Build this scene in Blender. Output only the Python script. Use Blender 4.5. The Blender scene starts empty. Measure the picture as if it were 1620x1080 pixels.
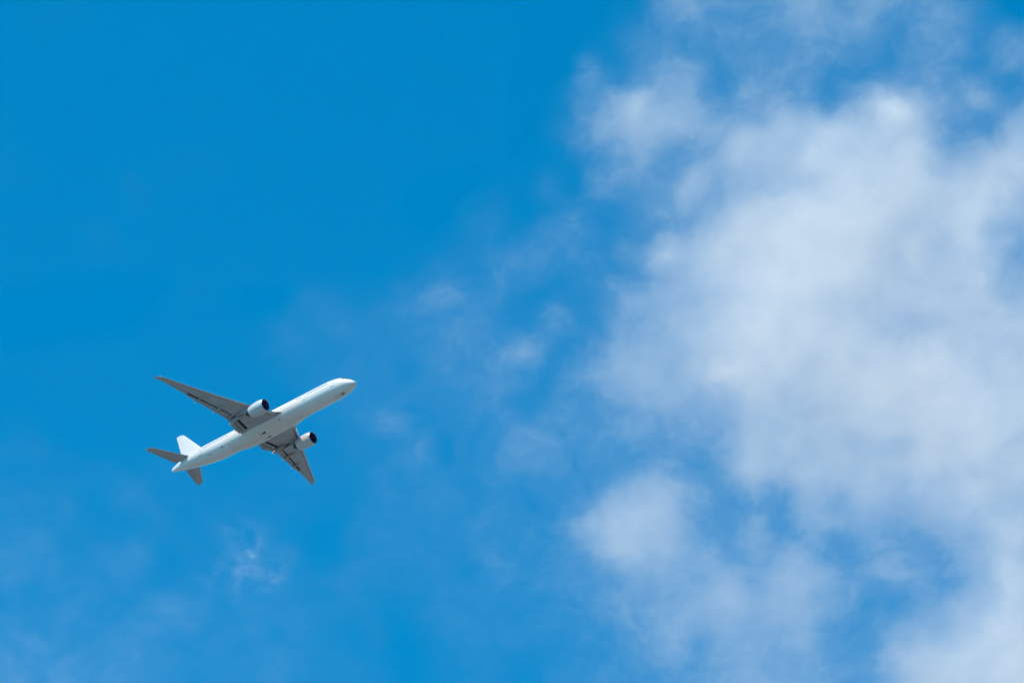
import bpy, bmesh, math, random
import numpy as np
from mathutils import Matrix, Vector

scene = bpy.context.scene
COL = scene.collection
rad = math.radians

# ------------------------------------------------------------------ camera
ELEV = rad(33.0)
CAM_H = 1.7
cam_data = bpy.data.cameras.new('camera')
cam_data.lens = 200.0
cam_data.sensor_width = 36.0
cam_data.clip_start = 0.5
cam_data.clip_end = 200000.0
cam = bpy.data.objects.new('camera', cam_data)
COL.objects.link(cam)
CAM_M = Matrix.Translation((0, 0, CAM_H)) @ Matrix.Rotation(rad(90) + ELEV, 4, 'X')
cam.matrix_world = CAM_M
scene.camera = cam

# ------------------------------------------------------------------ light
SUN_STRENGTH = 4.2
SKY_STRENGTH = 0.14
# the airliner's attitude and place, as seen by the camera (rows: right, up, back)
ATT = ((-0.73942385, 0.67058922, 0.05968637),
       (-0.37604215, -0.48491984, 0.78958536),
       (-0.55843054, -0.56139366, -0.61073111))
POS = Vector((-43.67933368, -10.63571423, -1593.42278313))
X0 = 37.0                                   # the aircraft's origin, metres behind the nose
colx = Vector([r[0] for r in ATT]); coly = Vector([r[1] for r in ATT]); colz = Vector([r[2] for r in ATT])
PLANE_M = CAM_M @ Matrix((( -colx[0], coly[0], colz[0], POS[0] + X0 * colx[0]),
                          ( -colx[1], coly[1], colz[1], POS[1] + X0 * colx[1]),
                          ( -colx[2], coly[2], colz[2], POS[2] + X0 * colx[2]),
                          (0, 0, 0, 1)))
# sun direction given in the aircraft's frame (forward, port, up)
SUN_DIR = (PLANE_M.to_3x3() @ Vector((-0.05, -0.62, 0.78))).normalized()
sun_elev = math.asin(SUN_DIR.z)
sun_rot = math.atan2(SUN_DIR.x, SUN_DIR.y)

world = bpy.data.worlds.new('World')
scene.world = world
world.use_nodes = True
wn = world.node_tree.nodes; wl = world.node_tree.links
for n in list(wn): wn.remove(n)
sky = wn.new('ShaderNodeTexSky')
sky.sky_type = 'NISHITA'; sky.sun_disc = False
sky.sun_elevation = sun_elev; sky.sun_rotation = sun_rot
sky.altitude = 0; sky.air_density = 1.0; sky.dust_density = 0.9; sky.ozone_density = 2.5
grade = wn.new('ShaderNodeMix'); grade.data_type = 'RGBA'; grade.blend_type = 'MULTIPLY'
grade.inputs['Factor'].default_value = 1.0
SKY_TINT = (0.0, 0.74, 1.0, 1)
grade.inputs[7].default_value = SKY_TINT
bg = wn.new('ShaderNodeBackground'); bg.inputs['Strength'].default_value = SKY_STRENGTH
wo = wn.new('ShaderNodeOutputWorld')
wl.new(sky.outputs['Color'], grade.inputs[6]); wl.new(grade.outputs[2], bg.inputs['Color'])
wl.new(bg.outputs[0], wo.inputs['Surface'])

sun_data = bpy.data.lights.new('sun', 'SUN')
sun_data.energy = SUN_STRENGTH; sun_data.angle = rad(0.53); sun_data.color = (1.0, 0.805, 0.60)
sun = bpy.data.objects.new('sun', sun_data); COL.objects.link(sun)
sun.rotation_euler = SUN_DIR.to_track_quat('Z', 'Y').to_euler()
sun.location = (0, 0, 60)

scene.view_settings.view_transform = 'Standard'
scene.view_settings.look = 'None'
scene.view_settings.gamma = 1.0
scene.view_settings.exposure = 0.5
scene.cycles.max_bounces = 12
scene.cycles.volume_bounces = 6
scene.cycles.volume_step_rate = 3.0
scene.cycles.volume_max_steps = 256
scene.cycles.use_denoising = True

# ------------------------------------------------------------------ helpers
def mat(name, color, rough=0.4, metal=0.0, coat=0.0, noise=0.0, nscale=1.0, stretch=(1, 1, 1), panel=0.0, spec=0.5):
    m = bpy.data.materials.new(name); m.use_nodes = True
    nt = m.node_tree; b = nt.nodes['Principled BSDF']
    b.inputs['Base Color'].default_value = (*color, 1)
    b.inputs['Roughness'].default_value = rough
    b.inputs['Metallic'].default_value = metal
    b.inputs['Coat Weight'].default_value = coat
    b.inputs['Coat Roughness'].default_value = 0.08
    b.inputs['Specular IOR Level'].default_value = spec
    if noise > 0 or panel > 0:
        tc = nt.nodes.new('ShaderNodeTexCoord'); mp = nt.nodes.new('ShaderNodeMapping')
        mp.inputs['Scale'].default_value = stretch
        nt.links.new(tc.outputs['Object'], mp.inputs['Vector'])
        nz = nt.nodes.new('ShaderNodeTexNoise')
        nz.inputs['Scale'].default_value = nscale; nz.inputs['Detail'].default_value = 6
        nz.inputs['Roughness'].default_value = 0.6
        nt.links.new(mp.outputs[0], nz.inputs['Vector'])
        mr = nt.nodes.new('ShaderNodeMapRange')
        mr.inputs['From Min'].default_value = 0.3; mr.inputs['From Max'].default_value = 0.7
        mr.inputs['To Min'].default_value = 1 - noise; mr.inputs['To Max'].default_value = 1.0
        nt.links.new(nz.outputs['Fac'], mr.inputs['Value'])
        last = mr.outputs['Result']
        if panel > 0:
            # thin panel joints across the body every few metres
            sx = nt.nodes.new('ShaderNodeSeparateXYZ'); nt.links.new(tc.outputs['Object'], sx.inputs[0])
            dv = nt.nodes.new('ShaderNodeMath'); dv.operation = 'DIVIDE'; dv.inputs[1].default_value = 3.05
            nt.links.new(sx.outputs['X'], dv.inputs[0])
            fr = nt.nodes.new('ShaderNodeMath'); fr.operation = 'FRACT'; nt.links.new(dv.outputs[0], fr.inputs[0])
            lt = nt.nodes.new('ShaderNodeMath'); lt.operation = 'LESS_THAN'; lt.inputs[1].default_value = 0.02
            nt.links.new(fr.outputs[0], lt.inputs[0])
            ml = nt.nodes.new('ShaderNodeMath'); ml.operation = 'MULTIPLY'; ml.inputs[1].default_value = -panel
            nt.links.new(lt.outputs[0], ml.inputs[0])
            ad = nt.nodes.new('ShaderNodeMath'); ad.operation = 'ADD'
            nt.links.new(last, ad.inputs[0]); nt.links.new(ml.outputs[0], ad.inputs[1]); last = ad.outputs[0]
        mx = nt.nodes.new('ShaderNodeMix'); mx.data_type = 'RGBA'; mx.blend_type = 'MULTIPLY'
        mx.inputs['Factor'].default_value = 1.0
        mx.inputs[6].default_value = (*color, 1)
        nt.links.new(last, mx.inputs[7]); nt.links.new(mx.outputs[2], b.inputs['Base Color'])
    return m

M = {
 'white': mat('white_gloss_paint', (0.755, 0.74, 0.72), 0.32, coat=0.8, noise=0.05, nscale=0.5, stretch=(0.15, 1, 1), panel=0.10),
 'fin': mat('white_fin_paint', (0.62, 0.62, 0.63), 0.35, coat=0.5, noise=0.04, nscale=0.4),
 'belly': mat('belly_fairing_paint', (0.74, 0.715, 0.685), 0.4, coat=0.3, noise=0.12, nscale=0.7, stretch=(0.2, 1, 1), panel=0.10),
 'grey': mat('wing_grey_paint', (0.395, 0.415, 0.445), 0.45, coat=0.1, noise=0.22, nscale=0.6, stretch=(0.3, 1, 1), panel=0.07),
 'dgrey': mat('flap_grey_paint', (0.35, 0.36, 0.38), 0.5, coat=0.0, noise=0.18, nscale=0.8),
 'fairing': mat('track_fairing_paint', (0.37, 0.35, 0.34), 0.55, noise=0.15, nscale=1.2, spec=0.2),
 'cove': mat('dark_flap_cove', (0.02, 0.022, 0.028), 0.7),
 'metal': mat('bare_leading_edge_metal', (0.62, 0.63, 0.65), 0.32, metal=0.85, noise=0.1, nscale=0.8),
 'nacelle': mat('nacelle_paint', (0.56, 0.59, 0.63), 0.35, coat=0.4, noise=0.14, nscale=1.0, stretch=(0.3, 1, 1), panel=0.08),
 'fan': mat('dark_fan_titanium', (0.075, 0.062, 0.19), 0.5, metal=0.0),
 'exhaust': mat('burnt_exhaust_metal', (0.10, 0.09, 0.085), 0.45, metal=0.8, noise=0.3, nscale=2.0),
 'glass': mat('dark_window_glass', (0.03, 0.035, 0.045), 0.1, coat=0.8),
 'seam': mat('dark_seam', (0.10, 0.10, 0.10), 0.7),
 'smudge': mat('dark_grey_panel', (0.26, 0.27, 0.28), 0.6),
 'stain': mat('soot_stain', (0.50, 0.48, 0.45), 0.6, noise=0.25, nscale=3.0),
 'light': mat('light_lens', (0.6, 0.62, 0.65), 0.1, coat=1.0),
}

def finish(name, bm, mats, parent=None, sharp=35):
    bmesh.ops.recalc_face_normals(bm, faces=bm.faces[:])
    me = bpy.data.meshes.new(name); bm.to_mesh(me); bm.free()
    for m in (mats if isinstance(mats, (list, tuple)) else [mats]): me.materials.append(m)
    me.shade_smooth()
    me.set_sharp_from_angle(angle=rad(sharp))
    o = bpy.data.objects.new(name, me); COL.objects.link(o)
    if parent is not None: o.parent = parent
    return o

def V(x, y, z):
    """x = metres behind the nose, y = to port, z = up from the cabin axis."""
    return (X0 - x, y, z)

def lin(xs, ys):
    return lambda x: float(np.interp(x, xs, ys))
def loft(bm, rings, cap=(True, True), matfn=None):
    """rings: list of equally long closed lists of (x,y,z)."""
    vs = [[bm.verts.new(V(*p)) for p in r] for r in rings]
    n = len(rings[0])
    for i in range(len(vs) - 1):
        for j in range(n):
            a, b, c, d = vs[i][j], vs[i][(j + 1) % n], vs[i + 1][(j + 1) % n], vs[i + 1][j]
            try:
                f = bm.faces.new((a, b, c, d))
                if matfn: f.material_index = matfn(i, j)
            except ValueError: pass
    if cap[0]: bm.faces.new(vs[0])
    if cap[1]: bm.faces.new(vs[-1])
    return vs

def pchip(xs, ys):
    xs = np.array(xs, float); ys = np.array(ys, float)
    h = np.diff(xs); d = np.diff(ys) / h; m = np.zeros(len(xs))
    for i in range(1, len(xs) - 1):
        if d[i - 1] * d[i] > 0:
            w1 = 2 * h[i] + h[i - 1]; w2 = h[i] + 2 * h[i - 1]
            m[i] = (w1 + w2) / (w1 / d[i - 1] + w2 / d[i])
    m[0] = d[0]; m[-1] = d[-1]
    def f(x):
        x = min(max(x, xs[0]), xs[-1]); i = int(min(max(np.searchsorted(xs, x) - 1, 0), len(xs) - 2))
        t = (x - xs[i]) / h[i]
        return float((2*t**3-3*t*t+1)*ys[i] + (t**3-2*t*t+t)*h[i]*m[i] + (-2*t**3+3*t*t)*ys[i+1] + (t**3-t*t)*h[i]*m[i+1])
    return f

def box(bm, c, s):
    x, y, z = c; a, b, d = s[0] / 2, s[1] / 2, s[2] / 2
    loft(bm, [[(x - a, y - b, z - d), (x - a, y + b, z - d), (x - a, y + b, z + d), (x - a, y - b, z + d)],
              [(x + a, y - b, z - d), (x + a, y + b, z - d), (x + a, y + b, z + d), (x + a, y - b, z + d)]])

# ------------------------------------------------------------------ ground (unseen below, it throws its light up on the belly)
def build_ground():
    bm = bmesh.new()
    R = 40000.0; n = 24
    rings = [0, 200, 1000, 4000, 12000, R]
    prev = None; c = bm.verts.new((0, 0, 0))
    for r in rings[1:]:
        cur = [bm.verts.new((r * math.cos(2 * math.pi * k / n), r * math.sin(2 * math.pi * k / n), 0)) for k in range(n)]
        for k in range(n):
            if prev is None: bm.faces.new((c, cur[k], cur[(k + 1) % n]))
            else: bm.faces.new((prev[k], cur[k], cur[(k + 1) % n], prev[(k + 1) % n]))
        prev = cur
    m = bpy.data.materials.new('dry_grassland'); m.use_nodes = True
    nt = m.node_tree; b = nt.nodes['Principled BSDF']; b.inputs['Roughness'].default_value = 0.95
    tc = nt.nodes.new('ShaderNodeTexCoord')
    n1 = nt.nodes.new('ShaderNodeTexNoise'); n1.inputs['Scale'].default_value = 0.004; n1.inputs['Detail'].default_value = 10
    n2 = nt.nodes.new('ShaderNodeTexNoise'); n2.inputs['Scale'].default_value = 1.5; n2.inputs['Detail'].default_value = 8
    nt.links.new(tc.outputs['Object'], n1.inputs['Vector']); nt.links.new(tc.outputs['Object'], n2.inputs['Vector'])
    r1 = nt.nodes.new('ShaderNodeValToRGB')
    r1.color_ramp.elements[0].position = 0.35; r1.color_ramp.elements[0].color = (0.088, 0.112, 0.120, 1)
    r1.color_ramp.elements[1].position = 0.65; r1.color_ramp.elements[1].color = (0.158, 0.178, 0.190, 1)
    nt.links.new(n1.outputs['Fac'], r1.inputs['Fac'])
    mr = nt.nodes.new('ShaderNodeMapRange'); mr.inputs['To Min'].default_value = 0.75; mr.inputs['To Max'].default_value = 1.2
    nt.links.new(n2.outputs['Fac'], mr.inputs['Value'])
    mx = nt.nodes.new('ShaderNodeMix'); mx.data_type = 'RGBA'; mx.blend_type = 'MULTIPLY'; mx.inputs['Factor'].default_value = 1
    nt.links.new(r1.outputs[0], mx.inputs[6]); nt.links.new(mr.outputs[0], mx.inputs[7])
    nt.links.new(mx.outputs[2], b.inputs['Base Color'])
    o = finish('ground', bm, m)
    o['kind'] = 'structure'
    return o
build_ground()

# ------------------------------------------------------------------ clouds
# How bright the cloud veils read across the sky, west to east and top to bottom
# (one number per 45 picture units; used as the cloud's thickness, not its colour).
def rows(s): return [[float(v) for v in r.split()] for r in s.strip().split('\n')]
CL = rows('''
0.5 0.5 0.5 0.5 0.5 0.5 0.5 0.5 0.5 0.5 0.5 0.5 0.5 0.5 0.5 0.5 0.5 0.5 0 0 0.1 1.5 2.5 10 12 8.6 9.3 11 13.1 10.1 12.6 10.5 10.2 10.4 4.5 0
0.5 0.5 0.5 0.5 0.5 0.5 0.5 0.5 0.5 0.5 0.5 0.5 0.5 0.5 0.5 0.5 0.5 0.5 0 0.1 1.5 2.7 6.4 7.1 7.1 8 9.5 8.9 11.9 10.8 10.1 7 9.2 10.1 6.7 8.4
0.6 0.6 0.6 0.6 0.6 0.6 0.6 0.6 0.6 0.6 0.6 0.6 0.6 0.6 0.6 0.6 0.6 0.6 0 0.1 7.6 3.1 7 10.4 12.2 5.7 10.3 10.2 9.5 8.7 6.6 7.9 11 9.1 5.6 9.3
0.7 0.7 0.7 0.7 0.7 0.7 0.7 0.7 0.7 0.7 0.7 0.7 0.7 0.7 0.7 0.7 0.7 0.7 0.1 2.4 8.4 11.8 16.5 12.4 12.7 9.7 11.3 11.6 9.9 5.9 12.9 20.9 15.7 10.4 12.5 6.5
0.7 0.7 0.7 0.7 0.7 0.7 0.7 0.7 0.7 0.7 0.7 0.7 0.7 0.7 0.7 0.7 0.7 0.7 0.1 2.9 8.4 13.1 15.6 16.2 14.4 13.5 13 16 15.6 16.5 17.1 18.2 17.4 9.5 7.6 13.7
0.8 0.8 0.8 0.8 0.8 0.8 0.8 0.8 0.8 0.8 0.8 0.8 0.8 0.8 0.8 0.8 0.8 0.8 0.1 1.1 3.4 7.8 12.8 9.9 11.2 13.1 17 16.2 18.3 18 18.2 18.2 19.9 12.6 15.3 17.2
0.9 0.9 0.9 0.9 0.9 0.9 0.9 0.9 0.9 0.9 0.9 0.9 0.9 0.9 0 0.1 0.2 1 1.1 4.2 1.9 9.9 10.1 11 15.2 13.4 14.8 16.1 17.5 19.7 20.5 20 20.2 17.6 18.2 17.4
0.9 0.9 0.9 0.9 0.9 0.9 0.9 0.9 0.9 0.9 0.9 0.9 0.9 0.9 0.1 0.3 2.7 2.8 0.7 2.4 5.9 4.4 7.8 11.1 11.3 13.2 17.1 19.2 20.7 21.5 21.5 19.1 18.4 18.5 18.4 14.5
1 1 1 1 1 1 1 1 1 1 1 1 1 1 1.1 2.1 3.1 4 3.8 6 7 4.2 9.4 17 15 18 19.5 21.4 21.5 21.5 21.4 17.9 18.2 16.8 18.2 13.1
1.1 1.1 1.1 1.1 1.1 1.1 1.1 1.1 1.1 1.1 1.1 1.1 1.1 1.1 3 4.8 4.2 6.5 6.6 6.8 6.4 5.6 8.6 13.4 15.7 18.4 19 20.9 21.5 21.5 19 18.3 17.8 17.1 18.2 13.5
0 0 0 0 0.1 0.1 1.1 1.3 0.1 0.2 3.6 3 2.3 4.9 5.8 8.6 5.2 5.5 3.2 2.8 4.6 9.5 12.4 14.3 15 17.2 19.7 21.5 19.8 19.8 18.2 18 17.9 17.8 18.1 15.2
0.1 0.1 0.1 0.1 0.1 1.1 1 1.1 1.4 3.7 3.7 5 3.9 4.2 5.7 6.3 7.7 4.7 4.7 8.8 4.6 11.1 11.8 14.8 16.4 19 21.5 20.5 20.3 18.8 18.3 16.8 16.4 17.7 18 17.8
1.3 1.3 1.3 1.3 1.4 1.2 1.1 1 1.4 3.2 3.2 3.3 4.4 4.4 3.3 6.6 6.4 8.9 10.6 5.3 7.6 12.8 14.5 14.9 17 18.4 20.6 20.8 19.5 21.1 19.1 18.8 20.8 17.9 17.5 17.8
0.9 1.4 1.3 1.4 1.2 1.4 1.4 1.4 1.4 1.5 2.4 3.4 4.3 4.2 5 5.5 6.5 8.3 5.8 5.2 11.2 12.4 14.8 14.6 17 20.4 20.2 18.3 18.4 20 20.8 20.4 20.2 19.9 18.1 18.9
1.4 1.2 1.2 1.3 1.2 1.4 1.4 1.4 1.4 1.4 1.5 2.5 3.5 6.9 4.1 4.2 5.7 7.4 4.3 8 7.5 11.1 12.1 13.9 13.1 14.6 17.6 17.4 17.6 18.7 19.2 19.2 20.9 20.1 19.5 18.5
2.7 2.9 1.1 1.1 1.3 1.5 2.3 1.4 1.4 1.5 2.3 2.4 3.4 3.7 8.2 2.3 5.6 5.3 8.6 9.1 8.4 9.9 10.9 10 11 13 16.8 17.7 17.5 17 17 17 19.4 19.2 20.9 17.8
2.6 2.5 2.5 2.7 1.9 2.4 2.3 1.5 1.5 2.3 2.4 2.5 3.4 4.7 4.2 4.4 4.3 5.8 7.9 8.3 7.2 7 8.7 10.9 7.8 12.3 16.6 16.1 17.2 17.2 16.8 17.4 18.1 18.1 18.2 18.5
3.6 3.4 3.7 2.3 4.4 2.5 2.4 2.4 2.5 2.5 2.4 2.4 3.4 4.8 3.8 6 4.4 6.5 4.5 5.5 7.8 13.3 13.7 15 11.3 8.6 10.1 8.1 14.5 13 16.1 15.9 17.2 16.8 18.5 17.2
4.5 3.7 4 2.5 2.2 3.6 2.1 2.8 2.7 3.1 1.7 1.1 4.2 4.2 5.5 4.8 6.2 5.9 6.1 6.5 12.2 17.1 16.8 16.8 10.9 9.5 11.8 8.2 13.1 12.9 13.5 12.2 13.1 13.9 15.6 18.1
6 5.6 2.8 4.2 5.2 2.2 3 2.8 2.3 2.6 2.9 1.1 3.7 4.5 4.6 5.1 3.6 7.7 5.6 7.1 11.5 16.5 16.2 14.3 12.5 11 12.5 13.9 11.2 8.6 10.4 11.1 9.6 12 14.5 17.6
6.7 5 4.1 4.7 4.5 2.8 3.7 3.1 2.7 2.8 3.1 3.3 4.5 3.8 3.8 4.6 4.8 4.9 4.9 6.8 7.5 11.1 12.2 12.6 12.8 15.3 12.6 14.6 14.4 10.9 10.4 12.9 12 9.6 13 18.9
3.9 4.8 5.6 4.5 3.7 6.3 7.3 4 4.9 5.2 4.5 3.6 3.6 3 2.5 4.8 4.9 4.2 4.3 6.6 6.9 11.2 10.6 13 13.3 14.4 13.7 15.1 13.8 11.3 7.7 7 9.7 12.7 15.2 18.4
7.3 7.3 6.7 5.9 7.5 5.9 5.4 4.9 4.7 3.7 4.9 4 2 3.1 0.8 3.4 4.9 4.9 4.7 4.9 6.4 8.3 10.2 12.3 9.3 11.9 12.7 12.4 14.1 10.2 8.3 11.1 14.9 15.2 18.3 20
7.7 6.4 9.1 6.6 6.8 6.2 4.5 4.4 4.4 5.9 4.3 3.4 3.4 2.8 1 2.1 4 3.2 2.7 4.7 5.6 7.2 7 9.7 9.7 11.4 13.5 12.8 12.5 10.8 9.6 14.4 17.4 18.4 18.6 20.5
''')
CL = np.array(CL, float) * 10

class Noise:
    def __init__(s, seed): s.g = np.random.default_rng(seed).uniform(-1, 1, (256, 256))
    def at(s, x, y):
        xi = np.floor(x).astype(int); yi = np.floor(y).astype(int); fx = x - xi; fy = y - yi
        fx = fx * fx * fx * (fx * (fx * 6 - 15) + 10); fy = fy * fy * fy * (fy * (fy * 6 - 15) + 10)
        g = s.g; a = g[yi % 256, xi % 256]; b = g[yi % 256, (xi + 1) % 256]; c = g[(yi + 1) % 256, xi % 256]; d = g[(yi + 1) % 256, (xi + 1) % 256]
        return (a * (1 - fx) + b * fx) * (1 - fy) + (c * (1 - fx) + d * fx) * fy
def fbm(x, y, seed, octaves=5, gain=0.5):
    r = 0; a = 1.0; t = 0
    for k in range(octaves):
        c, s = math.cos(0.7 * k), math.sin(0.7 * k)
        f = 2.03 ** k
        r = r + a * Noise(seed + k).at((x * c - y * s) * f + 17.3 * k, (x * s + y * c) * f + 9.1 * k); t += a; a *= gain
    return r / t
def cubic_sample(A, x, y):
    """Catmull-Rom sampling of grid A at cell coordinates."""
    H, W = A.shape
    xi = np.floor(x).astype(int); yi = np.floor(y).astype(int); fx = x - xi; fy = y - yi
    def w(t): return [(-t**3+2*t*t-t)/2, (3*t**3-5*t*t+2)/2, (-3*t**3+4*t*t+t)/2, (t**3-t*t)/2]
    wx = w(fx); wy = w(fy); r = 0
    for j in range(4):
        for i in range(4):
            r = r + A[np.clip(yi - 1 + j, 0, H - 1), np.clip(xi - 1 + i, 0, W - 1)] * wx[i] * wy[j]
    return r
def s2l(v):
    v = np.clip(v, 0, 255) / 255.0
    return np.where(v <= 0.04045, v / 12.92, ((v + 0.055) / 1.055) ** 2.4)

# brightness (linear) of the veil -> optical depth
TAU_B = [float(s2l(v)) for v in (0, 10, 20, 30, 40, 50, 60, 70, 80, 90, 100, 110, 120, 130, 140, 150, 160, 170, 180, 190, 200, 215)]
TAU_T = [0.0000, 0.0064, 0.0129, 0.0229, 0.0348, 0.0491, 0.0677, 0.0949, 0.1180, 0.1457, 0.1916, 0.2486, 0.3137, 0.3885, 0.4681, 0.5579, 0.6658, 0.8043, 1.0457, 1.3333, 1.8129, 2.9911]

# torn strands of thin cloud: (line they follow, half width, strength)
STRANDS = [
 ([(362, 838), (378, 829), (396, 833), (408, 848)], 7, 46), ([(335, 908), (352, 898), (368, 896), (384, 886), (396, 890)], 10, 62),
 ([(372, 872), (384, 884), (380, 902), (374, 932)], 8, 50), ([(398, 876), (392, 896), (404, 908), (428, 922), (440, 916)], 7, 58),
 ([(440, 912), (450, 896), (458, 878)], 7, 42), ([(402, 858), (410, 874), (420, 884)], 6, 30),
 ([(222, 990), (246, 982), (266, 974), (284, 986)], 6, 34), ([(160, 872), (184, 880), (206, 892), (226, 888)], 10, 34), ([(186, 800), (198, 782), (214, 772)], 7, 22),
 ([(594, 604), (602, 640), (608, 672), (628, 706), (652, 742), (676, 778)], 13, 26), ([(582, 660), (600, 668)], 10, 16),
 ([(652, 486), (676, 468), (692, 446), (688, 424)], 11, 38), ([(692, 446), (716, 462), (724, 486), (706, 520)], 12, 30), ([(726, 456), (762, 432), (800, 412), (834, 390)], 12, 30),
 ([(758, 578), (800, 560), (838, 538), (858, 500)], 14, 40), ([(744, 362), (772, 356), (780, 336)], 8, 24), ([(812, 318), (840, 312), (872, 326), (912, 334)], 10, 30),
 ([(800, 690), (832, 684), (858, 706)], 16, 30), ([(918, 548), (948, 508), (962, 470), (990, 424)], 9, 34), ([(894, 402), (918, 384), (934, 400)], 16, 26),
 ([(888, 130), (912, 116), (944, 106), (972, 116)], 9, 34), ([(952, 92), (966, 104), (986, 118)], 6, 26), ([(1044, 18), (1082, 20), (1116, 34)], 12, 40),
 ([(1286, 84), (1324, 78), (1348, 96)], 12, 34), ([(1466, 24), (1484, 62), (1508, 58)], 12, 24), ([(1592, 62), (1606, 44), (1616, 60)], 9, 34),
 ([(1042, 118), (1054, 86), (1094, 78), (1140, 74)], 12, 30), ([(1176, 742), (1186, 790), (1214, 812), (1240, 812)], 12, 26), ([(1396, 984), (1424, 1024), (1440, 1076)], 10, 34),
 ([(202, 286), (214, 304), (218, 318)], 11, 95), ([(160, 372), (172, 396)], 16, 50), ([(70, 30), (110, 12)], 18, 55), ([(10, 240), (26, 262)], 16, 50), ([(300, 255), (322, 262)], 18, 45),
]
def strand(x, y, pts, wd):
    d2 = np.full(x.shape, 1e9)
    for (ax, ay), (bx, by) in zip(pts[:-1], pts[1:]):
        dx, dy = bx - ax, by - ay
        t = np.clip(((x - ax) * dx + (y - ay) * dy) / (dx * dx + dy * dy), 0, 1)
        d2 = np.minimum(d2, (x - ax - t * dx) ** 2 + (y - ay - t * dy) ** 2)
    return np.exp(-0.5 * d2 / wd ** 2)

def thickness(px, py, region):
    """Optical depth of the cloud at place (px, py); 1620 x 1080 units span the view."""
    wx = fbm(px / 130, py / 130, 11, 5, 0.55); wy = fbm(px / 130, py / 130, 31, 5, 0.55)
    x = px + 34 * wx; y = py + 34 * wy
    b = cubic_sample(CL, x / 45 - 0.5, y / 45 - 0.5)
    d1 = fbm((x + 20 * wy) / 64, (y - 20 * wx) / 64, 51, 6, 0.62)          # billows
    r1 = 1 - 2 * np.abs(fbm(x / 80 + 0.8 * wx, y / 46 + 0.8 * wy, 71, 6, 0.6))      # ridged wisps
    r2 = 1 - 2 * np.abs(fbm(x / 30 + 1.2 * wy, y / 40 - 1.2 * wx, 171, 4, 0.6))
    fine = fbm((x + 24 * d1) / 26, (y - 6 * wx) / 19, 91, 4, 0.6)
    edge = np.clip((168 - b) / 100, 0.16, 1) * np.clip(b / 110, 0.12, 1) * np.clip(b / 25, 0, 1)
    b = b + edge * (15 * d1 + 18 * (r1 - 0.55) + 9 * (r2 - 0.6) + 27 * fine)
    wob = 1 + 1.2 * fine + 0.6 * d1
    for k, (pts, wd, amp) in enumerate(STRANDS):
        amp, wd = (amp * 0.43, wd * 1.8) if k < 6 else (amp * 0.12, wd * 1.3)
        b = b + amp * np.clip(wob, 0, 2) * strand(px + 9 * wy + 7 * fine, py + 9 * wx + 7 * d1, pts, wd)
    b = np.where(b > 185, 185 + (b - 185) * 0.55, b)
    b = np.clip(b, 0, 215); b = b * b / (b + 5.0)
    t = np.interp(s2l(b), TAU_B, TAU_T)
    m = region(px, py, wx, wy)
    m = m * sst(-190, -60, px + 30 * wx) * (1 - sst(1680, 1880, px + 40 * wx)) * sst(-190, -40, py + 40 * wy) * (1 - sst(1120, 1270, py + 30 * wy))
    return t * m

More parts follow.
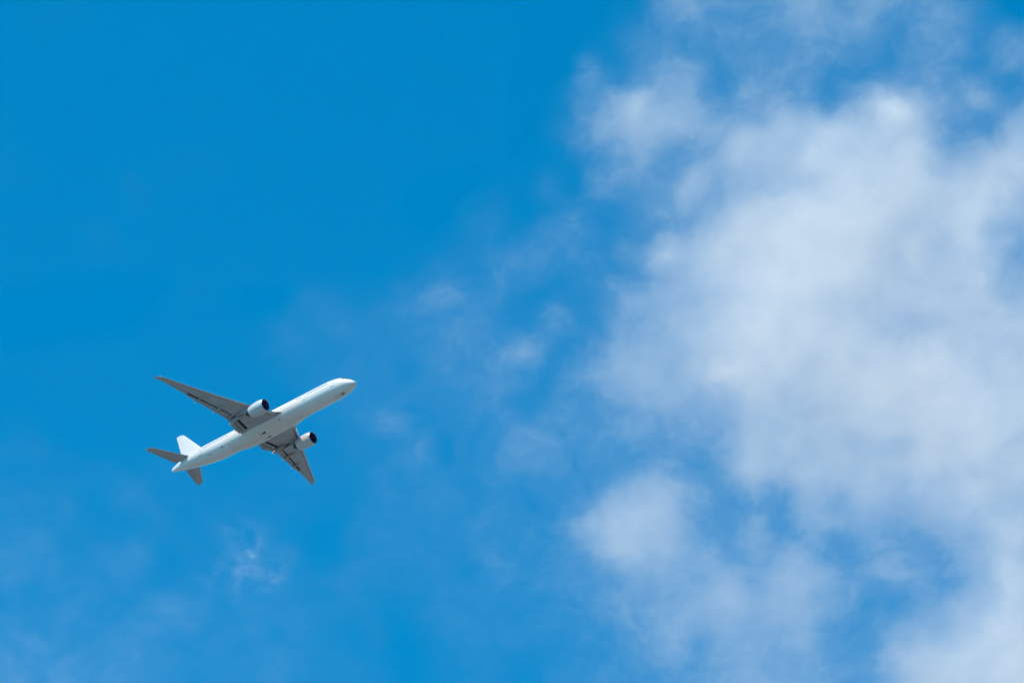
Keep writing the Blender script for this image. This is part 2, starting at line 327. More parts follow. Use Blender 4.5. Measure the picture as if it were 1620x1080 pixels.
CLOUD_SIGMA = 0.03
SLOPE = 1.1
def make_cloud(name, label, px0, px1, py0, py1, dist, thick, cell, region, seed, vox=1.0, nz=5.0):
    """A real volume of cloud hanging in the sky, `dist` metres away, `thick` metres deep."""
    k = dist / 9000.0                        # metres per picture unit at that distance
    cx, cy = (px0 + px1) / 2, (py0 + py1) / 2
    w = (px1 - px0) * k; h = (py1 - py0) * k
    nx = int(w / cell) + 1; ny = int(h / cell) + 1
    u = np.linspace(-w / 2, w / 2, nx); v = np.linspace(-h / 2, h / 2, ny)
    U, Vv = np.meshgrid(u, v)
    PX = cx + U / k; PY = cy - Vv / k
    T = thickness(PX, PY, region)
    n1 = fbm(PX / 160, PY / 160, seed, 4); n2 = fbm(PX / 120, PY / 120, seed + 9, 4)
    depth = thick * 0.10 + thick * 0.13 * np.clip(T / 1.5, 0, 1) + thick * 0.03 * n1
    centre = thick * 0.16 * n2 + SLOPE * Vv          # the layer leans towards the level
    verts = np.stack([U.ravel(), Vv.ravel(), np.zeros(U.size)], 1)
    idx = np.arange(nx * ny).reshape(ny, nx)
    faces = np.stack([idx[:-1, :-1].ravel(), idx[:-1, 1:].ravel(), idx[1:, 1:].ravel(), idx[1:, :-1].ravel()], 1)
    me = bpy.data.meshes.new(name)
    me.from_pydata(verts.tolist(), [], faces.tolist())
    for an, arr in (('tau', T), ('depth', depth), ('centre', centre)):
        a = me.attributes.new(an, 'FLOAT', 'POINT'); a.data.foreach_set('value', arr.ravel().astype(np.float32))
    o = bpy.data.objects.new(name, me); COL.objects.link(o)
    o.matrix_world = CAM_M @ Matrix.Translation(((cx - 810) * k, (540 - cy) * k, -dist))
    # geometry nodes: fill a volume with the cloud's density
    ng = bpy.data.node_groups.new(name + '_density', 'GeometryNodeTree')
    ng.interface.new_socket('Geometry', in_out='INPUT', socket_type='NodeSocketGeometry')
    ng.interface.new_socket('Geometry', in_out='OUTPUT', socket_type='NodeSocketGeometry')
    N = ng.nodes; L = ng.links
    gi = N.new('NodeGroupInput'); go = N.new('NodeGroupOutput')
    pos = N.new('GeometryNodeInputPosition'); sep = N.new('ShaderNodeSeparateXYZ'); L.new(pos.outputs[0], sep.inputs[0])
    def samp(attr):
        na = N.new('GeometryNodeInputNamedAttribute'); na.data_type = 'FLOAT'; na.inputs['Name'].default_value = attr
        sn = N.new('GeometryNodeSampleNearestSurface'); sn.data_type = 'FLOAT'
        L.new(gi.outputs[0], sn.inputs['Mesh']); L.new(na.outputs[0], sn.inputs['Value']); L.new(cmb.outputs[0], sn.inputs['Sample Position'])
        return sn.outputs['Value']
    def mth(op, a, b=None, c=None):
        n = N.new('ShaderNodeMath'); n.operation = op
        for i, s in enumerate((a, b, c)):
            if s is None: continue
            if isinstance(s, (int, float)): n.inputs[i].default_value = s
            else: L.new(s, n.inputs[i])
        return n.outputs[0]
    ox, oy = (cx - 810) * k, (540 - cy) * k
    q = mth('SUBTRACT', 1.0, mth('DIVIDE', sep.outputs[2], dist))
    cmb = N.new('ShaderNodeCombineXYZ')
    L.new(mth('SUBTRACT', mth('DIVIDE', mth('ADD', sep.outputs[0], ox), q), ox), cmb.inputs[0])
    L.new(mth('SUBTRACT', mth('DIVIDE', mth('ADD', sep.outputs[1], oy), q), oy), cmb.inputs[1])
    tau, dep, cen = samp('tau'), samp('depth'), samp('centre')
    nz3 = N.new('ShaderNodeTexNoise'); nz3.inputs['Scale'].default_value = 0.06; nz3.inputs['Detail'].default_value = 4
    L.new(pos.outputs[0], nz3.inputs['Vector'])
    zz = mth('DIVIDE', mth('SUBTRACT', sep.outputs[2], cen), dep)
    g = mth('EXPONENT', mth('MULTIPLY', mth('MULTIPLY', zz, zz), -0.5))
    nn = mth('MULTIPLY_ADD', mth('SUBTRACT', nz3.outputs[0], 0.5), 1.2, 1.0)
    nn = mth('MAXIMUM', nn, 0.1)
    den = mth('MULTIPLY', mth('DIVIDE', mth('MULTIPLY', tau, g), mth('MULTIPLY', dep, 2.5066)), nn)
    den = mth('MULTIPLY', den, 1000.0)
    zr = thick * 0.55 + SLOPE * h / 2
    vc = N.new('GeometryNodeVolumeCube')
    L.new(den, vc.inputs['Density'])
    vc.inputs['Min'].default_value = (-w / 2, -h / 2, -zr)
    vc.inputs['Max'].default_value = (w / 2, h / 2, zr)
    vc.inputs['Resolution X'].default_value = int(w / vox)
    vc.inputs['Resolution Y'].default_value = int(h / vox)
    vc.inputs['Resolution Z'].default_value = int(2 * zr / nz)
    sm = N.new('GeometryNodeSetMaterial'); sm.inputs['Material'].default_value = CLOUD_MAT
    L.new(vc.outputs[0], sm.inputs[0]); L.new(sm.outputs[0], go.inputs[0])
    me.materials.append(CLOUD_MAT)
    md = o.modifiers.new('density', 'NODES'); md.node_group = ng
    o['label'] = label; o['category'] = 'cloud'; o['kind'] = 'stuff'
    return o

CLOUD_MAT = bpy.data.materials.new('water_droplet_cloud'); CLOUD_MAT.use_nodes = True
_nt = CLOUD_MAT.node_tree
for n in list(_nt.nodes): _nt.nodes.remove(n)
_at = _nt.nodes.new('ShaderNodeAttribute'); _at.attribute_name = 'density'
_vs = _nt.nodes.new('ShaderNodeVolumeScatter')
_vs.inputs['Color'].default_value = (0.999, 0.962, 0.90, 1); _vs.inputs['Anisotropy'].default_value = 0.0
_ou = _nt.nodes.new('ShaderNodeOutputMaterial')
_mu = _nt.nodes.new('ShaderNodeMath'); _mu.operation = 'MULTIPLY'; _mu.inputs[1].default_value = 0.001
_nt.links.new(_at.outputs['Fac'], _mu.inputs[0]); _nt.links.new(_mu.outputs[0], _vs.inputs['Density']); _nt.links.new(_vs.outputs[0], _ou.inputs['Volume'])

def sst(a, b, x): 
    t = np.clip((x - a) / (b - a), 0, 1); return t * t * (3 - 2 * t)
def reg_bank(x, y, wx, wy): return sst(400, 660, x + 60 * wx)
def wispf(x, y, wx, wy):
    return 1 - sst(0.6, 1.15, np.hypot((x + 14 * wx - 392) / 92, (y + 14 * wy - 885) / 70))
def reg_wisp(x, y, wx, wy): return wispf(x, y, wx, wy)
def reg_veil(x, y, wx, wy): return (1 - reg_bank(x, y, wx, wy)) * (1 - wispf(x, y, wx, wy))
make_cloud('cloud', 'large soft white cloud bank spreading over the right half of the sky', 360, 1900, -200, 1280, 3600, 130, 1.0, reg_bank, 101)
make_cloud('cloud', 'small torn wisp of cloud below the airliner', 270, 520, 790, 980, 3300, 40, 0.5, reg_wisp, 141, vox=0.7, nz=2.5)
make_cloud('cloud', 'faint thin veil of cloud over the left half of the sky', -200, 720, -200, 1280, 3900, 70, 1.6, reg_veil, 181, vox=2.4, nz=5.0)

# ------------------------------------------------------------------ the airliner
jet = bpy.data.objects.new('airliner', None); COL.objects.link(jet)
jet.matrix_world = PLANE_M
jet.empty_display_size = 5
jet['label'] = 'white twin-engine passenger jet with grey wings flying up to the right'
jet['category'] = 'airplane'

# --- fuselage
FX = [0, .15, .5, 1, 1.8, 2.6, 3.4, 4.4, 5.5, 7, 9, 11, 20, 40, 51, 54, 57, 60, 63, 66, 69, 71, 72.3, 73.0, 73.2]
ZT = [-.86, -.62, -.32, .08, .70, 1.26, 1.76, 2.20, 2.55, 2.86, 3.05, 3.1, 3.1, 3.1, 3.1, 3.1, 3.1, 3.08, 3.02, 2.9, 2.7, 2.45, 2.2, 1.9, 1.5]
ZB = [-1.22, -1.56, -1.80, -1.96, -2.16, -2.38, -2.56, -2.75, -2.9, -3.03, -3.09, -3.1, -3.1, -3.1, -3.1, -2.96, -2.6, -2.12, -1.55, -.93, -.3, .15, .5, .85, 1.3]
HW = [.18, .54, .88, 1.22, 1.64, 2.0, 2.28, 2.54, 2.74, 2.92, 3.06, 3.1, 3.1, 3.1, 3.1, 3.07, 2.97, 2.75, 2.4, 1.93, 1.35, .88, .5, .26, .1]
f_zt, f_zb, f_hw = pchip(FX, ZT), pchip(FX, ZB), pchip(FX, HW)
def fus_ring(x, n=72, off=0.0):
    zt, zb, hw = f_zt(x) + off, f_zb(x) - off, f_hw(x) + off
    zc = (zt + zb) / 2; hh = (zt - zb) / 2
    return [(x, hw * math.cos(2 * math.pi * k / n), zc + hh * math.sin(2 * math.pi * k / n)) for k in range(n)]
def fus_pt(x, side, z, off=0.0):
    zt, zb, hw = f_zt(x), f_zb(x), f_hw(x)
    zc = (zt + zb) / 2; hh = (zt - zb) / 2
    s = max(-0.999, min(0.999, (z - zc) / hh)); a = math.asin(s)
    return (x, side * (hw + off) * math.cos(a), zc + (hh + off) * s)
bm = bmesh.new()
xs = [0, .05, .15, .3, .5, .75, 1, 1.4, 1.8, 2.2, 2.6, 3, 3.4, 3.9, 4.4, 5, 5.5, 6.2, 7, 8, 9, 10, 11] + list(range(13, 51, 2)) + \
     [51, 52, 53, 54, 55, 56, 57, 58, 59, 60, 61, 62, 63, 64, 65, 66, 67, 68, 69, 70, 71, 71.7, 72.3, 72.7, 73.0, 73.2]
loft(bm, [fus_ring(x) for x in xs])
fus = finish('fuselage', bm, M['white'], jet)

def patch(bm, x0, x1, z0, z1, side, off=0.012, thick=0.03, nx=2, nz=3, rnd=0.0):
    """a thin plate lying on the fuselage side"""
    def pt(i, j, o):
        tx, tz = i / nx, j / nz
        x = x0 + (x1 - x0) * tx
        zz0, zz1 = z0, z1
        if rnd and i in (0, nx): zz0, zz1 = z0 + rnd, z1 - rnd
        return V(*fus_pt(x, side, zz0 + (zz1 - zz0) * tz, o))
    a = [[bm.verts.new(pt(i, j, off)) for j in range(nz + 1)] for i in range(nx + 1)]
    b = [[bm.verts.new(pt(i, j, off - thick)) for j in range(nz + 1)] for i in range(nx + 1)]
    for i in range(nx):
        for j in range(nz):
            bm.faces.new((a[i][j], a[i + 1][j], a[i + 1][j + 1], a[i][j + 1]))
            bm.faces.new((b[i][j], b[i][j + 1], b[i + 1][j + 1], b[i + 1][j]))
    for i in range(nx):
        bm.faces.new((a[i][0], b[i][0], b[i + 1][0], a[i + 1][0])); bm.faces.new((a[i][nz], a[i + 1][nz], b[i + 1][nz], b[i][nz]))
    for j in range(nz):
        bm.faces.new((a[0][j], a[0][j + 1], b[0][j + 1], b[0][j])); bm.faces.new((a[nx][j], b[nx][j], b[nx][j + 1], a[nx][j + 1]))

DOORS = [6.7, 17.4, 30.6, 46.2, 59.2]
WZ0, WZ1 = 0.36, 0.76
wx = [8.6 + 0.533 * k for k in range(0, 93)]
wx = [x for x in wx if all(abs(x - d) > 0.85 for d in DOORS) and x < 57.9]
for x in wx:
    bm = bmesh.new(); patch(bm, x - 0.14, x + 0.14, WZ0, WZ1, -1, nx=4, nz=2, rnd=0.07)
    finish('cabin_window', bm, M['glass'], jet)
bm = bmesh.new()
for x in wx: patch(bm, x - 0.14, x + 0.14, WZ0, WZ1, 1, nx=4, nz=2, rnd=0.07)
o = finish('cabin_window', bm, M['glass'], jet); o['kind'] = 'stuff'

for side in (-1, 1):
    for d in DOORS:
        bm = bmesh.new(); patch(bm, d - 0.55, d + 0.55, -0.90, 1.05, side, off=0.02, nx=2, nz=6)
        dr = finish('cabin_door', bm, M['white'], jet)
        bm = bmesh.new()
        for (a, b_, c, e) in ((d - .60, d - .55, -.95, 1.10), (d + .55, d + .60, -.95, 1.10), (d - .55, d + .55, 1.05, 1.10), (d - .55, d + .55, -1.02, -.90)):
            patch(bm, a, b_, c, e, side, off=0.012, nx=1, nz=5)
        finish('door_seam', bm, M['seam'], dr)
        bm = bmesh.new(); patch(bm, d - .12, d + .12, 0.35, 0.68, side, off=0.035, nx=2, nz=2, rnd=0.05)
        finish('door_window', bm, M['glass'], dr)
    # flight deck glazing: three panes a side
    for (a, b_, c, e) in ((1.75, 2.45, 0.22, 0.62), (2.52, 3.15, 0.42, 1.05), (3.22, 3.9, 0.60, 1.22)):
        bm = bmesh.new(); patch(bm, a, b_, c, min(e, f_zt(a) - 0.06), side, off=0.015, nx=4, nz=4)
        finish('cockpit_window', bm, M['glass'], jet)

def belly_patch(name, x0, x1, y0, y1, m, off=0.015, parent=jet, zf=None, n=4):
    def zs(x, y):
        if zf: return zf(x, y)
        zt, zb, hw = f_zt(x), f_zb(x), f_hw(x); zc = (zt + zb) / 2; hh = (zt - zb) / 2
        return zc - hh * math.sqrt(max(0, 1 - (y / hw) ** 2))
    bm = bmesh.new()
    rr = []
    for k, o_ in ((0, off), (1, -0.03)):
        rr.append([[bm.verts.new(V(x0 + (x1 - x0) * i / n, y0 + (y1 - y0) * j / n, zs(x0 + (x1 - x0) * i / n, y0 + (y1 - y0) * j / n) - o_)) for j in range(n + 1)] for i in range(n + 1)])
    a, b = rr
    for i in range(n):
        for j in range(n):
            bm.faces.new((a[i][j], a[i + 1][j], a[i + 1][j + 1], a[i][j + 1])); bm.faces.new((b[i][j], b[i][j + 1], b[i + 1][j + 1], b[i + 1][j]))
        bm.faces.new((a[i][0], b[i][0], b[i + 1][0], a[i + 1][0])); bm.faces.new((a[i][n], a[i + 1][n], b[i + 1][n], b[i][n]))
        bm.faces.new((a[0][i], a[0][i + 1], b[0][i + 1], b[0][i])); bm.faces.new((a[n][i], b[n][i], b[n][i + 1], a[n][i + 1]))
    return finish(name, bm, m, parent)
for s in (-1, 1):
    gd = belly_patch('nose_gear_door', 4.6, 7.6, 0.03 if s > 0 else -0.52, 0.52 if s > 0 else -0.03, M['belly'], off=0.03)
    belly_patch('door_seam', 4.5, 7.7, 0.52 if s > 0 else -0.60, 0.60 if s > 0 else -0.52, M['seam'], parent=gd)
belly_patch('gear_well_gap', 4.2, 5.3, -0.42, 0.42, M['smudge'], off=0.05)
for (x, y, sx, sy) in ((55.4, -1.9, .9, .22), (50.3, -2.35, .55, .4), (50.3, -1.5, .3, .3), (12.5, -1.3, .35, .12), (16, 0.9, .5, .3), (19.5, -1.0, .4, .25)):
    belly_patch('vent', x - sx / 2, x + sx / 2, y - sy / 2, y + sy / 2, M['smudge'])
for (x, s) in ((10.2, -.0), (13.6, 0.0), (21.0, 0.0)):       # blade antennas
    bm = bmesh.new(); zb = f_zb(x)
    loft(bm, [[(x - .25, s - .03, zb + .05), (x + .3, s - .015, zb + .05), (x + .3, s + .015, zb + .05), (x - .25, s + .03, zb + .05)],
              [(x, s - .015, zb - .38), (x + .3, s - .01, zb - .38), (x + .3, s + .01, zb - .38), (x, s + .015, zb - .38)]])
    finish('antenna', bm, M['fin'], jet)

# --- tail cone exhaust
bm = bmesh.new()
n = 20
loft(bm, [[(73.1 + dx, r * 0.5 * math.cos(2 * math.pi * k / n), 1.42 + r * math.sin(2 * math.pi * k / n)) for k in range(n)] for dx, r in ((0, .30), (.16, .26), (.16, .18), (.0, .16))])
finish('tail_exhaust', bm, M['exhaust'], jet)

# --- wing to body fairing
f_fe = pchip([19.0, 20.5, 23, 25.5, 28, 32, 36, 40, 43.2, 45.6, 48.0, 50.0], [-.04, .02, .22, .46, .54, .54, .56, .54, .50, .16, .0, -.04])
def fair_r(x, phi):
    """radius of the fairing at angle phi from straight down"""
    e = f_fe(x); t = min(1, max(0, (abs(phi) - rad(94)) / rad(28))); g = 1 - t * t * (3 - 2 * t)
    return 3.10 + e * g * (1 + 0.30 * math.sin(2 * min(abs(phi), math.pi / 2)) ** 2) - 0.08 * (1 - g)
def fair_z(x, y):
    lo, hi = 0.0, math.pi / 2
    for _ in range(24):
        m_ = (lo + hi) / 2
        if fair_r(x, m_) * math.sin(m_) < abs(y): lo = m_
        else: hi = m_
    return -fair_r(x, lo) * math.cos(lo)
bm = bmesh.new(); rings = []
for x in np.linspace(19.2, 49.8, 62):
    rings.append([(x, fair_r(x, p_) * math.sin(p_), -fair_r(x, p_) * math.cos(p_)) for p_ in [(-math.pi + 2 * math.pi * k / 80) for k in range(80)]])
loft(bm, rings)
finish('belly_fairing', bm, M['belly'], jet)
for (y) in (-1.15, 1.15):
    belly_patch('air_intake', 33.9, 34.9, y - .26, y + .26, M['cove'], zf=fair_z, off=0.02)
    belly_patch('soot_streak', 34.9, 36.3, y - .26, y + .26, M['stain'], zf=fair_z, off=0.012)
belly_patch('vent', 26.9, 27.5, -2.6, -2.25, M['smudge'], zf=fair_z, off=0.02)
belly_patch('vent', 26.9, 27.4, 2.3, 2.7, M['seam'], zf=fair_z, off=0.02)
belly_patch('vent', 33.6, 34.0, 0.1, 0.35, M['stain'], zf=fair_z, off=0.02)
# --- wings
LE = lin([2.4, 2.8, 3.05, 3.3, 3.6, 4.0, 4.5, 31.2, 31.7, 32.15, 32.45], [24.2, 24.6, 25.0, 25.5, 26.1, 26.9, 27.6, 46.35, 47.25, 48.15, 48.85])
TE = lin([2.4, 8.0, 10.6, 14.0, 23.0, 30.0, 32.45], [41.6, 41.3, 41.05, 42.0, 44.85, 47.6, 48.95])
def zw(y): return -1.75 + (y - 3) * .15 + .0017 * (y - 3) ** 2
THK = pchip([2.4, 8, 14, 31.2, 32.45], [.135, .118, .105, .095, .08])
def foil(s):
    """thickness shape 0..1 (peak about 0.5)"""
    return 5 * (0.2969 * math.sqrt(s) - 0.126 * s - 0.3516 * s * s + 0.2843 * s ** 3 - 0.1036 * s ** 4)
def camb(s): return 0.018 * math.sin(math.pi * s ** 1.4)
def sect_pt(y, x, upper):
    le, te = LE(y), TE(y); c = te - le; s = min(1, max(0, (x - le) / c)); t = THK(y)
    z = zw(y) + c * camb(s) - c * 0.035 * (s - 0.5)
    h = t * c * foil(s)
    return z + h * (0.48 if upper else -0.52)
def flapzone(y):
    """distance of the cove in front of the trailing edge"""
    if 3.9 < y < 8.05: return 3.15
    if 8.1 < y < 10.25: return 2.35 if False else 0
    if 10.4 <= y <= 22.9: return lin([10.4, 14, 19, 22.9], [2.55, 2.0, 1.45, 1.05])(y)
    return 0
S_N = 22
def wing_section(y, yq):
    """closed outline at span y; yq decides which flap zone it belongs to"""
    le, te = LE(y), TE(y); c = te - le
    fz = flapzone(yq)
    if fz:
        xl = te - fz; xu = xl + (1.45 if fz > 3 else max(fz * 0.34, 0.85))
    else:
        xl = te - 0.02; xu = te - 0.005
    P = []
    for k in range(S_N):                      # lower surface, nose to cove
        s = (k / (S_N - 1)) ** 1.8
        x = le + (xl - le) * s; P.append((x, y, sect_pt(y, x, False)))
    zl, zu = sect_pt(y, xl, False), sect_pt(y, xl, True)
    h = zu - zl
    P.append((xl + 0.01, y, zl + h * 0.82))
    zul = sect_pt(y, xu, True)
    P.append((xu, y, zul - (0.05 if fz else 0.002)))
    for k in range(S_N):                      # upper surface back to the nose
        s = 1 - (k / (S_N - 1)); s = s ** 1.8
        x = le + (xu - le) * s
        if k == S_N - 1: continue
        P.append((x, y, sect_pt(y, x, True)))
    return P
def build_wing(side):
    ys = [2.4, 2.8, 3.05, 3.3, 3.6, 3.95, 3.96, 4.5, 5, 6.5, 8.0, 8.01, 9.2, 10.4, 10.41, 12, 14, 16, 18, 20, 21.5, 22.85, 22.86, 25, 27, 29, 30.2, 31.2, 31.45, 31.7, 31.95, 32.15, 32.32, 32.45]
    yq = [2.4, 2.8, 3.05, 3.3, 3.6, 3.7, 5, 5, 5, 6.5, 7.9, 9, 9.2, 9.5, 11, 12, 14, 16, 18, 20, 21.5, 22.8, 24, 25, 27, 29, 30.2, 31.2, 31.45, 31.7, 31.95, 32.15, 32.32, 32.45]
    secs = [[(x, side * y, z) for (x, y, z) in wing_section(a, b)] for a, b in zip(ys, yq)]
    bm = bmesh.new()
    loft(bm, secs, matfn=lambda i, j: 1 if j in (S_N - 1, S_N) and flapzone((yq[i] + yq[i + 1]) / 2) else 0)
    w = finish('wing', bm, [M['grey'], M['cove']], jet, sharp=30)
    # leading edge slats: a bright skin wrapped round the nose, dropped a little
    for (a, b_) in ((4.6, 8.6), (10.9, 15.9), (16.0, 21.0), (21.1, 26.0), (26.1, 30.9)):
        bm = bmesh.new(); rings = []
        for y in np.linspace(a, b_, 7):
            le, te = LE(y), TE(y); c = te - le; d = 0.055 * c + 0.28
            out = []
            for k in range(10):
                x = le + d * (1 - k / 9) ** 1.6; out.append((x, True))
            up = [(x - .10, side * y, sect_pt(y, x, True) - 0.01) for x, _ in out]
            lo = [(le + d * (k / 9) ** 1.6 - .10, side * y, sect_pt(y, le + d * (k / 9) ** 1.6, False) - 0.05) for k in range(1, 10)]
            xe = le + d
            inn = [(xe - .10, side * y, sect_pt(y, xe, False) + .02), (xe - .12, side * y, sect_pt(y, xe, True) - .06)]
            rings.append(up + lo + inn)
        loft(bm, rings)
        finish('slat', bm, M['metal'], w)
        bm = bmesh.new(); rings = []          # dark gap behind the slat's lower lip
        for y in np.linspace(a, b_, 7):
            le, te = LE(y), TE(y); c = te - le; d = 0.055 * c + 0.28
            x0, x1 = le + d - .10, le + d + .10
            rings.append([(x0, side * y, sect_pt(y, x0, False) - .012), (x1, side * y, sect_pt(y, x1, False) - .012),
                          (x1, side * y, sect_pt(y, x1, False) + .03), (x0, side * y, sect_pt(y, x0, False) + .03)])
        loft(bm, rings); finish('slat_gap', bm, M['cove'], w)
    # flaps
    def flap(name, a, b_, f0, f1, drop0, drop1, m, th=0.16, parent=w):
        """f0/f1: distance of nose / tail from the trailing edge (f1 may be negative = beyond it)"""
        bm = bmesh.new(); rings = []
        for y in np.linspace(a, b_, 9):
            te = TE(y); F0 = f0(y) if callable(f0) else f0
            x0, x1 = te - F0, te - f1; L_ = x1 - x0
            zb = sect_pt(y, min(x0, te), False); zt = sect_pt(y, te, False)
            r = []
            N_ = 12
            for k in range(N_):
                s = k / (N_ - 1); s2 = s ** 1.5
                z = zb + 0.10 + (zt - zb - 0.06) * s2 - drop0 * (1 - s2) - drop1 * s2 - th * L_ * foil(s2) * 0.5
                r.append((x0 + L_ * s2, side * y, z))
            for k in range(N_ - 2, 0, -1):
                s = k / (N_ - 1); s2 = s ** 1.5
                z = zb + 0.10 + (zt - zb - 0.06) * s2 - drop0 * (1 - s2) - drop1 * s2 + th * L_ * foil(s2) * 0.8
                r.append((x0 + L_ * s2, side * y, z))
            rings.append(r)
        loft(bm, rings); return finish(name, bm, m, parent)
    flap('inboard_flap', 3.97, 7.75, 2.12, 1.24, 0.0, 0.10, M['dgrey'])
    flap('inboard_flap', 3.97, 7.75, 1.19, -0.25, 0.13, 0.42, M['dgrey'], th=.12)
    bm = bmesh.new(); rings = []
    for y in np.linspace(4.0, 7.7, 5):
        x0 = TE(y) - 1.27; z = sect_pt(y, x0, False) - .17
        rings.append([(x0, side * y, z), (x0 + .15, side * y, z), (x0 + .15, side * y, z + .2), (x0, side * y, z + .2)])
    loft(bm, rings); finish('flap_slot', bm, M['cove'], w)
    zo = lin([10.4, 14, 19, 22.9], [2.55, 2.0, 1.45, 1.05])
    flap('outboard_flap', 10.55, 22.8, lambda y: zo(y) - 0.52, -0.12, 0.0, 0.22, M['dgrey'])
    flap('flaperon', 8.25, 10.25, 2.1, -0.05, 0.02, 0.10, M['dgrey'])
    # joints of the aileron and flaperon
    for (a, b_, d) in ((23.2, 28.8, 0.85),):
        bm = bmesh.new(); rings = []
        for y in np.linspace(a, b_, 5):
            x0 = TE(y) - d; x1 = x0 + .07
            rings.append([(x0, side * y, sect_pt(y, x0, False) - .012), (x1, side * y, sect_pt(y, x1, False) - .012), (x1, side * y, sect_pt(y, x1, False) + .02), (x0, side * y, sect_pt(y, x0, False) + .02)])
        loft(bm, rings); finish('aileron_seam', bm, M['seam'], w)
    for (y, d) in ((8.1, 3.3), (9.42, 6.3), (10.4, 2.7), (22.95, 1.2)):  # flap end gaps; the strip beside the inner fairing also paints its shaded side
        bm = bmesh.new(); x0 = TE(y) - d; x1 = TE(y) - .05; q = .55 if 9 < y < 10 else .2 if y < 11 else .08
        loft(bm, [[(x, side * (y - q / 2), sect_pt(y, x, False) - .02), (x, side * (y + q / 2), sect_pt(y, x, False) - .02),
                   (x, side * (y + q / 2), sect_pt(y, x, False) + .03), (x, side * (y - q / 2), sect_pt(y, x, False) + .03)] for x in (x0, (x0 + x1) / 2, x1)])
        finish('flap_gap_shade', bm, M['cove'], w)
    # flap track fairings
    for (y, xa, xb, ze, wd, hd) in ((19.7, 40.6, 44.45, .62, .25, .34), (14.15, 37.2, 42.6, -.50, .31, .46), (8.75, 35.2, 41.3, -2.0, .42, .66), (5.6, 39.6, 42.3, -2.35, .16, .22)):
        bm = bmesh.new(); rings = []; n = 20
        za = sect_pt(y, xa, False)
        for k in range(19):
            s = k / 18
            x = xa + (xb - xa) * s
            prof = max(0.02, (math.sin(math.pi * min(1, s / 0.5) / 2)) ** 0.8 * (1 if s < .55 else max(0.02, 1 - ((s - .55) / .45) ** 3.6)))
            zc = za + 0.05 - (za + .05 - ze) * s ** 1.2
            rings.append([(x, side * (y + wd * prof * math.cos(2 * math.pi * j / n)), zc + hd * prof * math.sin(2 * math.pi * j / n)) for j in range(n)])
        cut = 15
        loft(bm, rings[:cut + 1]); ff = finish('flap_track_fairing', bm, M['fairing'], w)
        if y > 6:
            bm = bmesh.new(); loft(bm, rings[cut:]); finish('sunlit_fairing_tip', bm, M['fin'], ff)  # white paint puts the sunlight on the projecting tips into their colour
    # wing tip light and the landing light in the root
    bm = bmesh.new(); y = 31.35
    rings = []
    for k in range(6):
        yy = 31.25 + .09 * k; x = LE(yy) - .03
        z = sect_pt(yy, x, True); rings.append([(x, side * yy, z - .05), (x + .22, side * yy, z - .06), (x + .22, side * yy, z + .06), (x, side * yy, z + .05)])
    loft(bm, rings); finish('navigation_light', bm, M['light'], w)
    bm = bmesh.new(); rings = []
    for yy in np.linspace(3.72, 4.0, 4):
        x = LE(yy) + .02; zl = sect_pt(yy, x + .25, False)
        rings.append([(x, side * yy, zl + .3), (x + .05, side * yy, zl - .02), (x + .55, side * yy, sect_pt(yy, x + .55, False) - .03), (x + .5, side * yy, zl + .3)])
    loft(bm, rings); finish('landing_light', bm, M['glass'], w)
    return w
wings = {s: build_wing(s) for s in (-1, 1)}

# --- engines
EX, EY, EZ = 25.6, 9.7, -2.81
def revolve(bm, prof, cx, cy, cz, n=64, tilt=0.0, cap=(False, False)):
    rings = []
    for (dx, r) in prof:
        rings.append([(cx + dx, cy + r * math.cos(2 * math.pi * k / n), cz + r * math.sin(2 * math.pi * k / n) + dx * tilt) for k in range(n)])
    return loft(bm, rings, cap=cap)
def build_engine(side):
    cy = side * EY
    bm = bmesh.new()
    outer = [(0.28, 1.80), (0.7, 1.93), (1.3, 2.02), (2.0, 2.05), (2.8, 2.03), (3.6, 1.96), (4.4, 1.84), (5.1, 1.70), (5.6, 1.59), (5.62, 1.54), (5.0, 1.52), (3.6, 1.5),
             (1.6, 1.56)]
    revolve(bm, outer + [(0.28, 1.80)][:0], EX, cy, EZ)
    eng = finish('engine', bm, M['nacelle'], jet)
    bm = bmesh.new()
    revolve(bm, [(0.20, 1.62), (0.08, 1.65), (0.0, 1.70), (0.04, 1.75), (0.14, 1.785), (0.28, 1.80)], EX, cy, EZ)
    finish('inlet_lip', bm, M['metal'], eng)
    bm = bmesh.new()
    revolve(bm, [(0.20, 1.62), (0.9, 1.555), (1.6, 1.555), (1.6, 1.62), (0.9, 1.60), (0.45, 1.62)], EX, cy, EZ)
    finish('inlet_liner', bm, M['fan'], eng)
    # fan: disc, 22 curved blades, spinner
    bm = bmesh.new()
    revolve(bm, [(1.55, 1.555), (1.56, 0.3)], EX, cy, EZ, cap=(False, True))
    fan = finish('fan', bm, M['fan'], eng)
    for k in range(22):
        bm = bmesh.new(); a0 = 2 * math.pi * k / 22; rings = []
        for i in range(6):
            r = 0.42 + (1.53 - .42) * i / 5; tw = 0.12 + 0.10 * i / 5; da = 0.13 * math.sin(i / 5 * 3.0)
            def P(dx, dang): a = a0 + da + dang; return (EX + dx, cy + r * math.cos(a), EZ + r * math.sin(a))
            rings.append([P(1.18, -tw * .5), P(1.21, -tw * .5 + .012), P(1.50, tw * .5 + .012), P(1.47, tw * .5)])
        loft(bm, rings)
        finish('fan_blade', bm, M['fan'], fan) if False else blades.append(bm)
    return eng, fan
blades = []
def merge_bms(bms):
    out = bmesh.new()
    for b in bms:
        me = bpy.data.meshes.new('t'); b.to_mesh(me); out.from_mesh(me); bpy.data.meshes.remove(me); b.free()
    return out
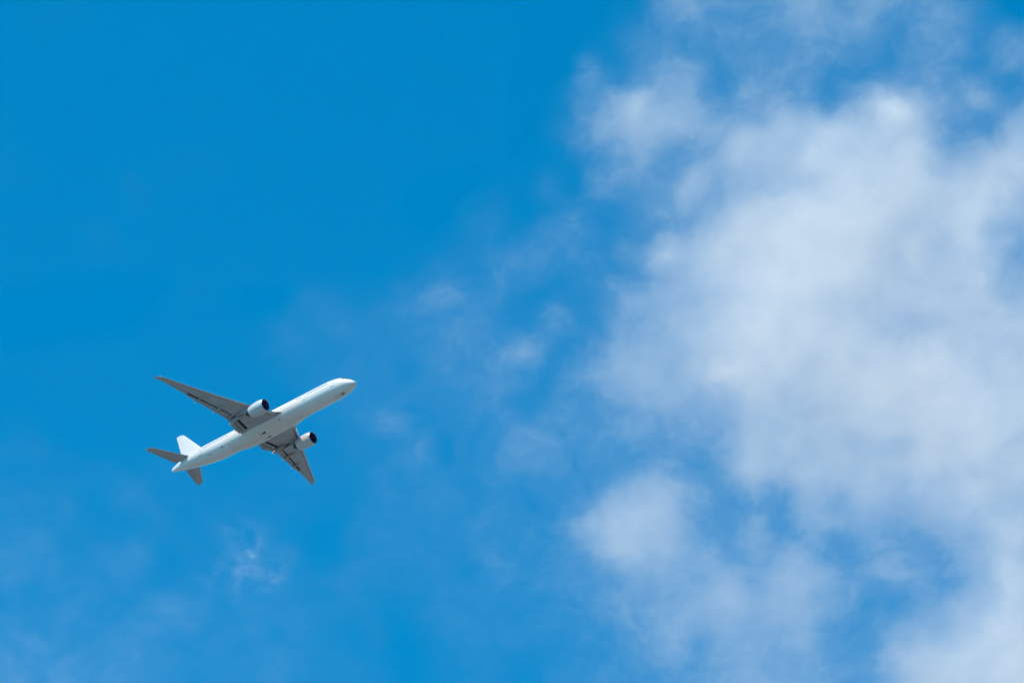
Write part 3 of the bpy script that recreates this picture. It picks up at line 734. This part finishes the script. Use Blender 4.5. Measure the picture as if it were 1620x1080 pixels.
for side in (-1, 1):
    blades.clear()
    eng, fan = build_engine(side); cy = side * EY
    finish('fan_blades', merge_bms(blades), M['fan'], eng)
    bm = bmesh.new()
    revolve(bm, [(0.95, 0.02), (1.0, .10), (1.15, .24), (1.4, .38), (1.54, .42)], EX, cy, EZ, n=32, cap=(True, True))
    finish('spinner', bm, M['fan'], eng)
    bm = bmesh.new()
    revolve(bm, [(3.8, 1.30), (4.8, 1.27), (5.6, 1.18), (6.4, 1.0), (7.05, .82), (7.06, .78), (6.4, .8), (5.4, .8)], EX, cy, EZ, n=48)
    finish('core_cowl', bm, M['exhaust'], eng)
    bm = bmesh.new()
    revolve(bm, [(5.4, .8), (5.5, .62), (6.4, .60), (7.2, .42), (7.8, .2), (8.05, .03)], EX, cy, EZ, n=32, cap=(False, True))
    finish('exhaust_cone', bm, M['exhaust'], eng)
    bm = bmesh.new()      # dark bypass duct floor between fan cowl and core
    revolve(bm, [(4.0, 1.49), (4.02, 1.31)], EX, cy, EZ, n=48)
    finish('bypass_duct', bm, M['cove'], eng)
    # pylon
    bm = bmesh.new(); rings = []
    for (x, wd, zt, zb) in ((26.9, .04, -.86, -.95), (27.6, .16, -.72, -1.0), (29.0, .25, -.55, -1.3), (30.6, .28, -.35, -1.6), (31.8, .28, -.6, -2.0), (33.2, .27, -.8, -1.95), (34.8, .22, -.9, -1.75), (36.4, .12, -.95, -1.5), (37.6, .03, -1.0, -1.3)):
        rings.append([(x, cy - wd, zb + .08), (x, cy - wd * .5, zb), (x, cy + wd * .5, zb), (x, cy + wd, zb + .08), (x, cy + wd, zt - .05), (x, cy + wd * .5, zt), (x, cy - wd * .5, zt), (x, cy - wd, zt - .05)])
    loft(bm, rings); finish('engine_pylon', bm, M['grey'], jet, sharp=50)

# --- tail surfaces
def surf_section(le, te, thick, frac0, frac1, place, n=14, upper=.5):
    pts = []
    c = te - le
    for k in range(n):
        s = frac0 + (frac1 - frac0) * (k / (n - 1)) ** (1.6 if frac0 == 0 else 1)
        pts.append(place(le + c * s, -thick * c * foil(s) * .5 - (0.004)))
    for k in range(n - 1, -1, -1):
        s = frac0 + (frac1 - frac0) * (k / (n - 1)) ** (1.6 if frac0 == 0 else 1)
        pts.append(place(le + c * s, thick * c * foil(s) * .5 + (0.004)))
    return pts
sLE = lin([1.0, 10.2, 10.55, 10.78], [63.3, 70.85, 71.35, 72.2]); sTE = lin([1.0, 10.78], [69.4, 73.65])
def sz(y): return 1.25 + (y - 1.5) * .142
for side in (-1, 1):
    bm = bmesh.new(); rings = []
    for y in (0.9, 1.5, 3, 5, 7, 9, 10.0, 10.3, 10.5, 10.65, 10.75):
        rings.append(surf_section(sLE(y), sTE(y), .10, 0, .72, lambda x, h, y=y: (x, side * y, sz(y) + h)))
    loft(bm, rings); st = finish('tailplane', bm, M['grey'], jet, sharp=40)
    bm = bmesh.new(); rings = []
    for y in (1.9, 4, 7, 9.4, 10.1):
        rings.append(surf_section(sLE(y), sTE(y), .10, .73, 1.0, lambda x, h, y=y: (x, side * y, sz(y) + h)))
    loft(bm, rings); finish('elevator', bm, M['dgrey'], st, sharp=40)
    bm = bmesh.new(); rings = []
    for y in (10.12, 10.4, 10.6, 10.75):
        rings.append(surf_section(sLE(y), sTE(y), .10, .721, 1.0, lambda x, h, y=y: (x, side * y, sz(y) + h)))
    loft(bm, rings); finish('tailplane_tip', bm, M['grey'], st, sharp=40)
    # bare metal nose of the tailplane
    bm = bmesh.new(); rings = []
    for y in (2.2, 5, 8, 10.1):
        le, te = sLE(y), sTE(y); c = te - le
        pts = [(le + c * s - .012, side * y, sz(y) + sg * (.10 * c * foil(s) * .5 + .012)) for sg, ss in ((-1, (0.001, .01, .03, .06)), (1, (.06, .03, .01, .001))) for s in ss]
        rings.append(pts)
    loft(bm, rings); finish('leading_edge', bm, M['metal'], st)
# fin
fLE = lin([2.3, 3.3, 4.6, 12.4, 12.75, 12.95], [57.4, 60.4, 61.9, 69.75, 70.3, 71.1]); fTE = lin([2.3, 12.95], [68.7, 72.85])
bm = bmesh.new(); rings = []
for z in (2.3, 2.7, 3.1, 3.7, 4.6, 6, 8, 10, 11.5, 12.2, 12.5, 12.7, 12.85, 12.95):
    rings.append(surf_section(fLE(z), fTE(z), .095, 0, .70, lambda x, h, z=z: (x, h, z)))
loft(bm, rings); fin = finish('fin', bm, M['fin'], jet, sharp=40)
bm = bmesh.new(); rings = []
for z in (3.3, 6, 9, 12.0):
    rings.append(surf_section(fLE(z), fTE(z), .095, .706, 1.0, lambda x, h, z=z: (x, h, z)))
loft(bm, rings); finish('rudder', bm, M['fin'], fin, sharp=40)
bm = bmesh.new(); rings = []
for z in (12.03, 12.5, 12.7, 12.85, 12.95):
    rings.append(surf_section(fLE(z), fTE(z), .095, .701, 1.0, lambda x, h, z=z: (x, h, z)))
loft(bm, rings); finish('fin_tip', bm, M['fin'], fin, sharp=40)
